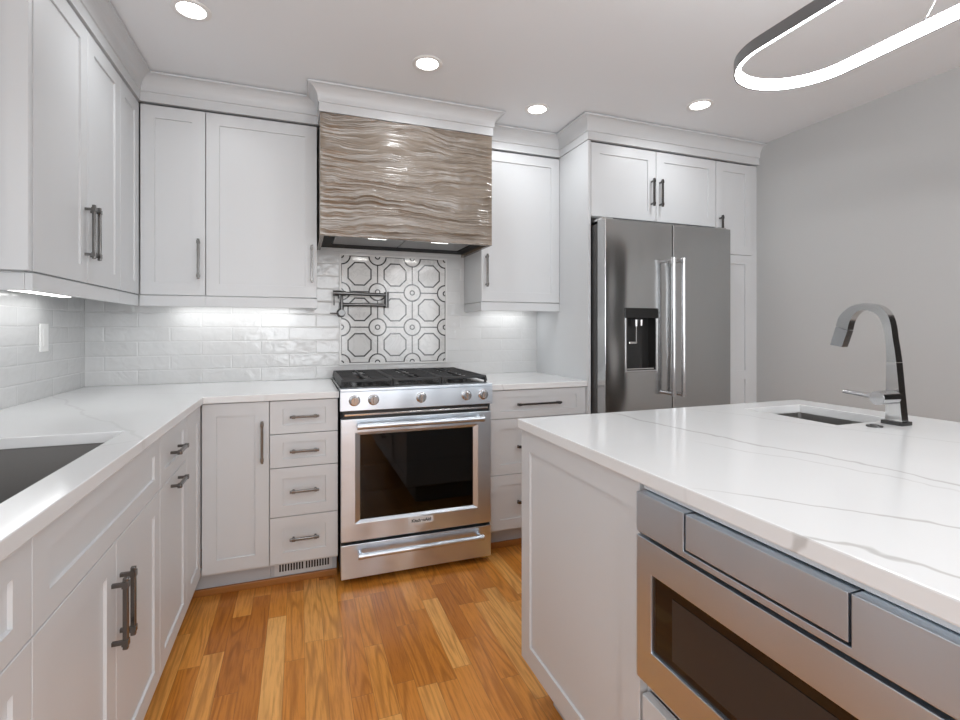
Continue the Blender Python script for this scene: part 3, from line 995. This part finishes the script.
# badge
bd = link('badge', B(0.322, 0.446, -0.003, 0.001, 0.250, 0.283, 0.0008), flat('badge_plate', (0.62, 0.61, 0.60), 0.35), od)
fcu = bpy.data.curves.new('badge_text', 'FONT'); fcu.body = 'KitchenAid'; fcu.size = 0.0215; fcu.align_x = 'CENTER'; fcu.align_y = 'CENTER'
fcu.extrude = 0.0003; fcu.offset = 0.0007
tmp = bpy.data.objects.new('tmp_text', fcu); COL.objects.link(tmp)
bpy.context.view_layer.update()
tm = bpy.data.meshes.new_from_object(tmp.evaluated_get(bpy.context.evaluated_depsgraph_get()))
bpy.data.objects.remove(tmp)
tm.transform(Matrix.Translation((0.384, -0.0034, 0.2665)) @ Matrix.Rotation(PI / 2, 4, 'X'))
tm.materials.clear(); tm.materials.append(M['ink'])
tx = bpy.data.objects.new('badge_lettering', tm); COL.objects.link(tx); tx.parent = od
# lower drawer
wd = link('warming_drawer', B(0.002, RW - 0.002, 0.0, 0.040, 0.032, 0.192, 0.002), 'steel', rg)
bar_handle(wd, 0.078, RW - 0.062, 0.152, -0.045, 0.0125, 'steel')
# burners and grates
for bx_, by_, br_ in ((0.135, 0.20, 0.040), (0.135, 0.50, 0.034), (0.378, 0.35, 0.048), (0.622, 0.20, 0.044), (0.622, 0.50, 0.030)):
    b = bmesh.new(); lathe(b, [(br_, 0.0), (br_, 0.010), (br_ * 0.85, 0.011), (br_ * 0.85, 0.018), (br_ * 0.7, 0.020)], (bx_, by_, 0.9266))
    link('burner', b, 'iron', rg, True)
gw = 0.2475
for gi in range(3):
    gx0 = 0.008 + gi * (gw + 0.0005); gx1 = gx0 + gw - 0.002
    g = bmesh.new()
    gy0, gy1 = 0.055, 0.635
    zt0, zt1 = 0.951, 0.965
    t_ = 0.011
    for yy in (gy0, gy1 - t_):
        box(g, gx0, gx1, yy, yy + t_, zt0, zt1, 0.003)
    for xx in (gx0, gx1 - t_):
        box(g, xx, xx + t_, gy0 + t_, gy1 - t_, zt0, zt1, 0.003)
    cx_ = (gx0 + gx1) / 2
    box(g, cx_ - t_ / 2, cx_ + t_ / 2, gy0 + t_, gy1 - t_, zt0 + 0.003, zt1, 0.003)
    for yy in (0.13, 0.20, 0.275, 0.345, 0.415, 0.49, 0.56):
        box(g, gx0 + t_, cx_ - 0.03 if yy not in (0.345,) else cx_ - t_ / 2, yy - 0.005, yy + 0.005, zt0 + 0.004, zt1, 0.002)
        box(g, cx_ + 0.03 if yy not in (0.345,) else cx_ + t_ / 2, gx1 - t_, yy - 0.005, yy + 0.005, zt0 + 0.004, zt1, 0.002)
    # sloping front and back aprons and feet
    for yy, sgn in ((gy0, -1), (gy1, 1)):
        for xx in (gx0 + 0.006, gx1 - 0.006):
            cyl(g, (xx, yy, 0.927), (xx, yy, 0.952), 0.007, 0.006, 10)
    # outer sloping side rails
    if gi in (0, 2):
        xo = gx0 if gi == 0 else gx1
        vs_ = [g.verts.new(p) for p in ((xo, gy0, zt1 - 0.004), (xo, gy1, zt1 - 0.004), (xo + (-0.006 if gi == 0 else 0.006), gy1, 0.936), (xo + (-0.006 if gi == 0 else 0.006), gy0, 0.936))]
        ws_ = [g.verts.new(p) for p in ((xo + (0.006 if gi == 0 else -0.006), gy0, zt1 - 0.004), (xo + (0.006 if gi == 0 else -0.006), gy1, zt1 - 0.004), (xo, gy1, 0.936), (xo, gy0, 0.936))]
        for k in range(4):
            g.faces.new((vs_[k], vs_[(k + 1) % 4], ws_[(k + 1) % 4], ws_[k]))
        g.faces.new(vs_[::-1]); g.faces.new(ws_)
    link('grate', g, 'iron', rg)

# ------------------------------------------------------------------ hood
hd = thing('range_hood', 'wooden range hood with carved wavy face above the range', 'range hood', (1.136, -0.505, 1.675), 0)
HW, HH, HD = 0.912, 0.609, 0.494


def carved(u, v):
    """relief height (0..1) of the carved face: long overlapping wavy ridges with crisp crests"""
    w = 0.034 * mnoise.noise(Vector((u * 3.0, v * 3.2, 3.1))) + 0.012 * mnoise.noise(Vector((u * 8.0, v * 7.0, 7.7)))
    w += 0.005 * mnoise.noise(Vector((u * 26.0, v * 22.0, 1.7)))
    ph = (v + w) * 34.0 + 1.3 * mnoise.noise(Vector((u * 1.6, v * 9.0, 21.0)))
    k = math.floor(ph); f = ph - k
    amp = 0.50 + 0.85 * mnoise.noise(Vector((u * 3.0, k * 1.7, 12.3)))
    amp = min(1.0, max(0.08, amp))
    saw = f ** 1.8 if f < 0.90 else (1.0 - f) / 0.10 * (0.90 ** 1.8)
    q = ph * 2.6 + 1.5 * mnoise.noise(Vector((u * 2.5, v * 12.0, 40.0))); g = q - math.floor(q)
    amp2 = max(0.0, 0.25 + 0.5 * mnoise.noise(Vector((u * 4.0, math.floor(q) * 1.3, 5.5))))
    return saw * amp + amp2 * 0.45 * (g ** 2 if g < 0.85 else (1.0 - g) / 0.15 * 0.7225)


bm = bmesh.new()
NX, NZ = 180, 440
gr = []
for j in range(NZ + 1):
    row = []
    for i in range(NX + 1):
        u = i / NX * HW; v = j / NZ * HH
        e = min(i, NX - i, 6) / 6.0
        row.append(bm.verts.new((u, -0.0120 * carved(u, v) * (0.3 + 0.7 * e), v)))
    gr.append(row)
for j in range(NZ):
    for i in range(NX):
        bm.faces.new((gr[j][i], gr[j][i + 1], gr[j + 1][i + 1], gr[j + 1][i]))
# close the slab behind the relief
edge = [gr[0][i] for i in range(NX + 1)] + [gr[j][NX] for j in range(1, NZ + 1)] + [gr[NZ][i] for i in range(NX - 1, -1, -1)] + [gr[j][0] for j in range(NZ - 1, 0, -1)]
bk = [bm.verts.new((v.co.x, 0.019, v.co.z)) for v in edge]
n = len(edge)
for k in range(n):
    bm.faces.new((edge[k], edge[(k + 1) % n], bk[(k + 1) % n], bk[k]))
bm.faces.new(bk)
link('front_panel', bm, 'hoodwood', hd, True)
for x0 in (0.0, HW - 0.019):
    link('side_panel', B(x0, x0 + 0.019, 0.0195, HD, 0.0, HH), 'hoodwood', hd)
ins = bmesh.new(); box(ins, 0.020, HW - 0.020, 0.020, HD - 0.002, 0.030, 0.130)
io = link('insert', ins, 'black', hd)
link('insert_rim', slab([0.020, 0.075, HW - 0.075, HW - 0.020], [0.020, 0.085, HD - 0.12, HD - 0.002],
                        lambda u, v: not (0.075 < u < HW - 0.075 and 0.085 < v < HD - 0.12), 0.018, 0.0295, 'xy'), 'hoodrim', hd)
for k in range(2):
    a = 0.080 + k * 0.375
    f = bmesh.new(); box(f, a, a + 0.370, 0.092, HD - 0.125, 0.020, 0.029, 0.001)
    link('filter', f, 'filter', hd)
for lx in (0.245, 0.590):
    l = B(lx, lx + 0.095, 0.084, 0.097, 0.0125, 0.0178)
    link('lamp', l, 'hoodlamp', hd)

# ------------------------------------------------------------------ pot filler
pfx, pfz = 1.272, 1.304
pot = thing('pot_filler', 'wall-mounted folding steel pot filler over the range', 'faucet', (pfx, -0.0205, pfz))
b = bmesh.new(); lathe(b, [(0.026, 0.0), (0.026, 0.008), (0.022, 0.011), (0.017, 0.012), (0.017, 0.030)], (0, 0, 0), 'y', 28)
link('escutcheon', b, 'pot', pot, True)
b = bmesh.new(); cyl(b, (0, -0.03, 0), (0, -0.066, 0), 0.018); cyl(b, (0, -0.052, 0.005), (0, -0.052, 0.062), 0.0125); cyl(b, (0, -0.052, 0.060), (0, -0.052, 0.100), 0.0085)
link('riser', b, 'pot', pot, True)
b = bmesh.new(); cyl(b, (0.008, -0.052, 0.049), (0.256, -0.052, 0.049), 0.0100)
link('arm', b, 'pot', pot, True)
b = bmesh.new(); cyl(b, (0.262, -0.052, 0.034), (0.262, -0.052, 0.127), 0.0135)
link('elbow', b, 'pot', pot, True)
b = bmesh.new(); cyl(b, (0.255, -0.053, 0.111), (0.015, -0.070, 0.113), 0.0100)
link('arm', b, 'pot', pot, True)
b = bmesh.new(); cyl(b, (0.020, -0.069, 0.114), (-0.050, -0.074, 0.114), 0.0155); cyl(b, (-0.012, -0.071, 0.114), (-0.012, -0.071, 0.082), 0.011)
vo = link('valve', b, 'pot', pot, True)
b = bmesh.new(); cyl(b, (-0.044, -0.073, 0.106), (-0.044, -0.076, 0.042), 0.0035)
link('lever', b, 'pot', vo, True)
b = bmesh.new(); cyl(b, (-0.012, -0.058, -0.002), (-0.066, -0.060, -0.003), 0.0035)
link('lever', b, 'pot', pot, True)

# ------------------------------------------------------------------ refrigerator
rf = thing('refrigerator', 'stainless french-door refrigerator with water dispenser under white cabinets', 'refrigerator', (2.606, -0.775, 0), 0)
FWd = 0.900
link('body', B(0.004, FWd - 0.004, 0.083, 0.740, 0.045, 1.800), flat('fridge_case', (0.10, 0.10, 0.10), 0.5, 0.3), rf)
for lx in (0.06, FWd - 0.06):
    f = bmesh.new(); cyl(f, (lx, 0.15, 0), (lx, 0.15, 0.044), 0.02)
    link('foot', f, 'black', rf)
seam = 0.459


def fdoor(name, x0, x1, z0, z1, hole=None):
    if hole is None:
        bm = bmesh.new(); box(bm, x0, x1, 0.0, 0.075, z0, z1, 0.003, 2)
        return link(name, bm, 'steelv', rf)
    hx0, hx1, hz0, hz1 = hole
    bm = slab([x0, hx0, hx1, x1], [z0, hz0, hz1, z1], lambda u, v: not (hx0 < u < hx1 and hz0 < v < hz1), 0.0, 0.075, 'xz', 0.003)
    return link(name, bm, 'steelv', rf)


hole = (0.131, 0.350, 0.968, 1.322)
ld = fdoor('door', 0.001, seam - 0.003, 0.740, 1.815, hole)
rd = fdoor('door', seam + 0.003, FWd - 0.001, 0.740, 1.815)
fd = fdoor('freezer_drawer', 0.001, FWd - 0.001, 0.060, 0.733)
# hinge caps
for x0, x1 in ((0.004, 0.075), (FWd - 0.075, FWd - 0.004)):
    b = B(x0, x1, 0.030, 0.150, 1.816, 1.830, 0.003)
    link('hinge_cap', b, 'satin', rf)


def fhandle(parent, x, z0, z1):
    b = bmesh.new()
    y = -0.062
    cyl(b, (x, y, z0), (x, y, z1), 0.0125, n=24)
    for z, s in ((z0, 1), (z1, -1)):
        cyl(b, (x, y, z - 0.001 * s), (x, y, z + 0.022 * s), 0.0148, n=24)
        cyl(b, (x, y, z + 0.011 * s), (x, 0.001, z + 0.011 * s), 0.010, n=16)
    return link('handle', b, 'chrome', parent, True)


fhandle(ld, 0.414, 0.832, 1.612)
fhandle(rd, 0.484, 0.826, 1.612)
b = bmesh.new(); cyl(b, (0.10, -0.062, 0.655), (FWd - 0.10, -0.062, 0.655), 0.0125)
for xx in (0.115, FWd - 0.115): cyl(b, (xx, -0.062, 0.655), (xx, 0.001, 0.655), 0.010, n=16)
link('handle', b, 'chrome', fd, True)
# dispenser in the left door
hx0, hx1, hz0, hz1 = hole
ds = link('dispenser', slab([hx0 + 0.0005, hx0 + 0.010, hx1 - 0.010, hx1 - 0.0005], [hz0 + 0.0005, hz0 + 0.010, 1.270, hz1 - 0.0005],
                            lambda u, v: not (hx0 + 0.010 < u < hx1 - 0.010 and hz0 + 0.010 < v < 1.270), -0.002, 0.006, 'xz', 0.001), 'chrome', ld)
link('control_display', B(hx0 - 0.003, hx1 + 0.003, -0.006, 0.012, 1.270, 1.327, 0.001), 'blackglass', ld)
rc = bmesh.new()
nested(rc, hx0 + 0.010, hx1 - 0.010, hz0 + 0.010, 1.270, [(0.0, 0.0), (0.004, 0.060)], cap=True)
link('recess', rc, 'enamel', ld)
b = bmesh.new(); cyl(b, (0.226, 0.030, 1.262), (0.226, 0.030, 1.225), 0.013, 0.011); cyl(b, (0.260, 0.026, 1.262), (0.260, 0.026, 1.228), 0.011, 0.009)
link('nozzle', b, 'chrome', ld, True)
b = bmesh.new(); box(b, 0.232, 0.238, 0.036, 0.042, 1.135, 1.235); box(b, 0.185, 0.238, 0.034, 0.042, 1.125, 1.137, 0.002)
link('paddle', b, 'satin', ld)
b = B(hx0 + 0.018, hx1 - 0.018, 0.006, 0.055, hz0 + 0.014, hz0 + 0.020)
link('drip_tray', b, 'satin', ld)

# ------------------------------------------------------------------ small fixtures
ol = thing('wall_outlet', 'white outlet plate on the left tile backsplash', 'outlet', (0.0102, -0.445, 1.172), 0)
link('plate', B(0.0, 0.006, -0.036, 0.036, -0.060, 0.060, 0.002), 'plastic', ol)
link('receptacle', B(0.0061, 0.0085, -0.017, 0.017, -0.034, 0.034, 0.001), 'plastic', ol)

vt = thing('floor_vent', 'white slotted vent grille in the toe kick under the narrow drawers', 'vent', (0.928, -0.5355, 0.036))
VW, VH = 0.262, 0.078
link('backing', B(0.008, VW - 0.008, -0.0015, 0.0, 0.008, VH - 0.008), 'gap', vt)
us = [0.0, 0.016]
ns = 9
for half in range(2):
    st = 0.016 + half * 0.119
    for k in range(ns):
        us += [st + 0.0 + k * 0.0125 + 0.005, st + k * 0.0125 + 0.0125]
us = sorted(set([round(u, 5) for u in us] + [VW]))
slots = [(0.016 + h_ * 0.119 + k * 0.0125 + 0.005, 0.016 + h_ * 0.119 + k * 0.0125 + 0.0125) for h_ in range(2) for k in range(ns)]
link('grille', slab(us, [0.0, 0.017, VH - 0.017, VH], lambda u, v: not (0.017 < v < VH - 0.017 and any(a < u < b_ for a, b_ in slots)), -0.005, -0.002, 'xz'), 'paint', vt)

# recessed ceiling lights
LIGHT_LABELS = ['round recessed ceiling light above the left counter corner', 'round recessed ceiling light in front of the hood',
                'round recessed ceiling light above the cabinet right of the hood', 'round recessed ceiling light in front of the refrigerator cabinets']
for (lx, ly), lab in zip(((0.656, -0.945), (1.584, -0.885), (2.262, -0.640), (3.061, -0.987)), LIGHT_LABELS):
    d = thing('ceiling_light', lab, 'ceiling light', (lx, ly, CEIL), 0, 'recessed ceiling lights')
    b = bmesh.new()
    R0, R1 = 0.068, 0.048
    N = 36
    prof = [(R0, -0.0005), (R0, -0.004), (R0 - 0.003, -0.006), (R1 + 0.003, -0.006), (R1, -0.003), (R1, -0.0005)]
    rings = [[b.verts.new((r_ * math.cos(2 * PI * i / N), r_ * math.sin(2 * PI * i / N), z_)) for i in range(N)] for r_, z_ in prof]
    for k in range(len(rings)):
        p, q = rings[k], rings[(k + 1) % len(rings)]
        for i in range(N):
            b.faces.new((p[i], p[(i + 1) % N], q[(i + 1) % N], q[i]))
    link('trim_ring', b, 'plastic', d, True)
    b = bmesh.new(); lathe(b, [(R1 - 0.0005, -0.0005), (R1 - 0.0005, -0.0030)], (0, 0, 0), 'z', 36)
    link('lens', b, 'lens', d)
    area('ceiling_lamp', (lx, ly, CEIL - 0.008), (0, 0, 0), 0.10, 0.10, 1.5, (0.95, 0.977, 1.0), math.radians(160), 'DISK')

# under-cabinet light bars and their lamps
UC = [((0.075, 0.125, -1.26, -0.47), 'slim light bar under the left wall cabinets', 0.10, -0.86, 0.045, 0.75),
      ((0.40, 1.02, -0.12, -0.07), 'slim light bar under the back cabinets left of the hood', 0.71, -0.095, 0.62, 0.05),
      ((2.16, 2.48, -0.12, -0.07), 'slim light bar under the cabinet right of the hood', 2.32, -0.095, 0.32, 0.05)]
for (x0, x1, y0, y1), lab, cx_, cy_, sx_, sy_ in UC:
    r = thing('under_cabinet_light', lab, 'light', ((x0 + x1) / 2, (y0 + y1) / 2, 1.371), 0, 'under-cabinet light bars')
    hx_, hy_ = (x1 - x0) / 2, (y1 - y0) / 2
    link('housing', B(-hx_, hx_, -hy_, hy_, -0.022, 0.0, 0.001), 'plastic', r)
    link('diffuser', B(-hx_ + 0.006, hx_ - 0.006, -hy_ + 0.006, hy_ - 0.006, -0.0265, -0.0222), 'strip', r)
    area('under_cabinet_lamp', (cx_, cy_, 1.3435), (0, 0, 0), sx_, sy_, 0.33 * (max(sx_, sy_) / 0.5), (0.98, 0.99, 1.0))
for lx in (0.292, 0.637):
    area('hood_lamp', (1.138 + lx, -0.402, 1.6870), (0, 0, 0), 0.09, 0.028, 0.35, (1.0, 0.97, 0.93))

# pendant: oval led ring over the island
pd = thing('pendant_light', 'oval LED ring pendant with dark outer band over the island', 'pendant light', (2.305, -2.700, 1.926))


def oval(hw_, hl, n_=28):
    """points of a stadium shape: half width hw_ across x, half length hl along y"""
    pts = []
    s = hl - hw_
    for i in range(n_ + 1):
        a = PI * i / n_
        pts.append((hw_ * math.cos(a), s + hw_ * math.sin(a)))
    for i in range(n_ + 1):
        a = PI + PI * i / n_
        pts.append((hw_ * math.cos(a), -s + hw_ * math.sin(a)))
    return pts


def ring_band(o_in, o_out, z0, z1):
    bm = bmesh.new()
    A = oval(*o_out); Bp = oval(*o_in)
    n_ = len(A)
    q = [[bm.verts.new((x, y, z)) for x, y in P_] for P_, z in ((A, z0), (A, z1), (Bp, z1), (Bp, z0))]
    for k in range(4):
        p, r_ = q[k], q[(k + 1) % 4]
        for i in range(n_):
            bm.faces.new((p[i], p[(i + 1) % n_], r_[(i + 1) % n_], r_[i]))
    return bm


HWp, HLp = 0.168, 0.74
link('band', ring_band((HWp - 0.004, HLp - 0.004), (HWp, HLp), 0.0, 0.031), 'pendant', pd, True)
link('diffuser', ring_band((HWp - 0.014, HLp - 0.014), (HWp - 0.0042, HLp - 0.0042), 0.0015, 0.029), 'ledring', pd, True)
for px_ in (-1, 1):
    for py_ in (0.385, -0.385):
        b = bmesh.new(); cyl(b, (px_ * (HWp - 0.003), py_, 0.0313), (px_ * (HWp - 0.003), py_, 0.040), 0.0035, 0.0025, 14)
        link('cable_fastener', b, 'pendant', pd, True)
        b = bmesh.new(); cyl(b, (px_ * (HWp - 0.003), py_, 0.0405), (px_ * 0.03, py_ * 0.07, CEIL - 1.930 - 0.028), 0.0012, n=8)
        link('cable', b, 'cable', pd)
b = bmesh.new(); lathe(b, [(0.075, CEIL - 1.930 - 0.027), (0.075, CEIL - 1.930 - 0.0005)], (0, 0, 0), 'z', 36)
link('canopy', b, 'plastic', pd, True)
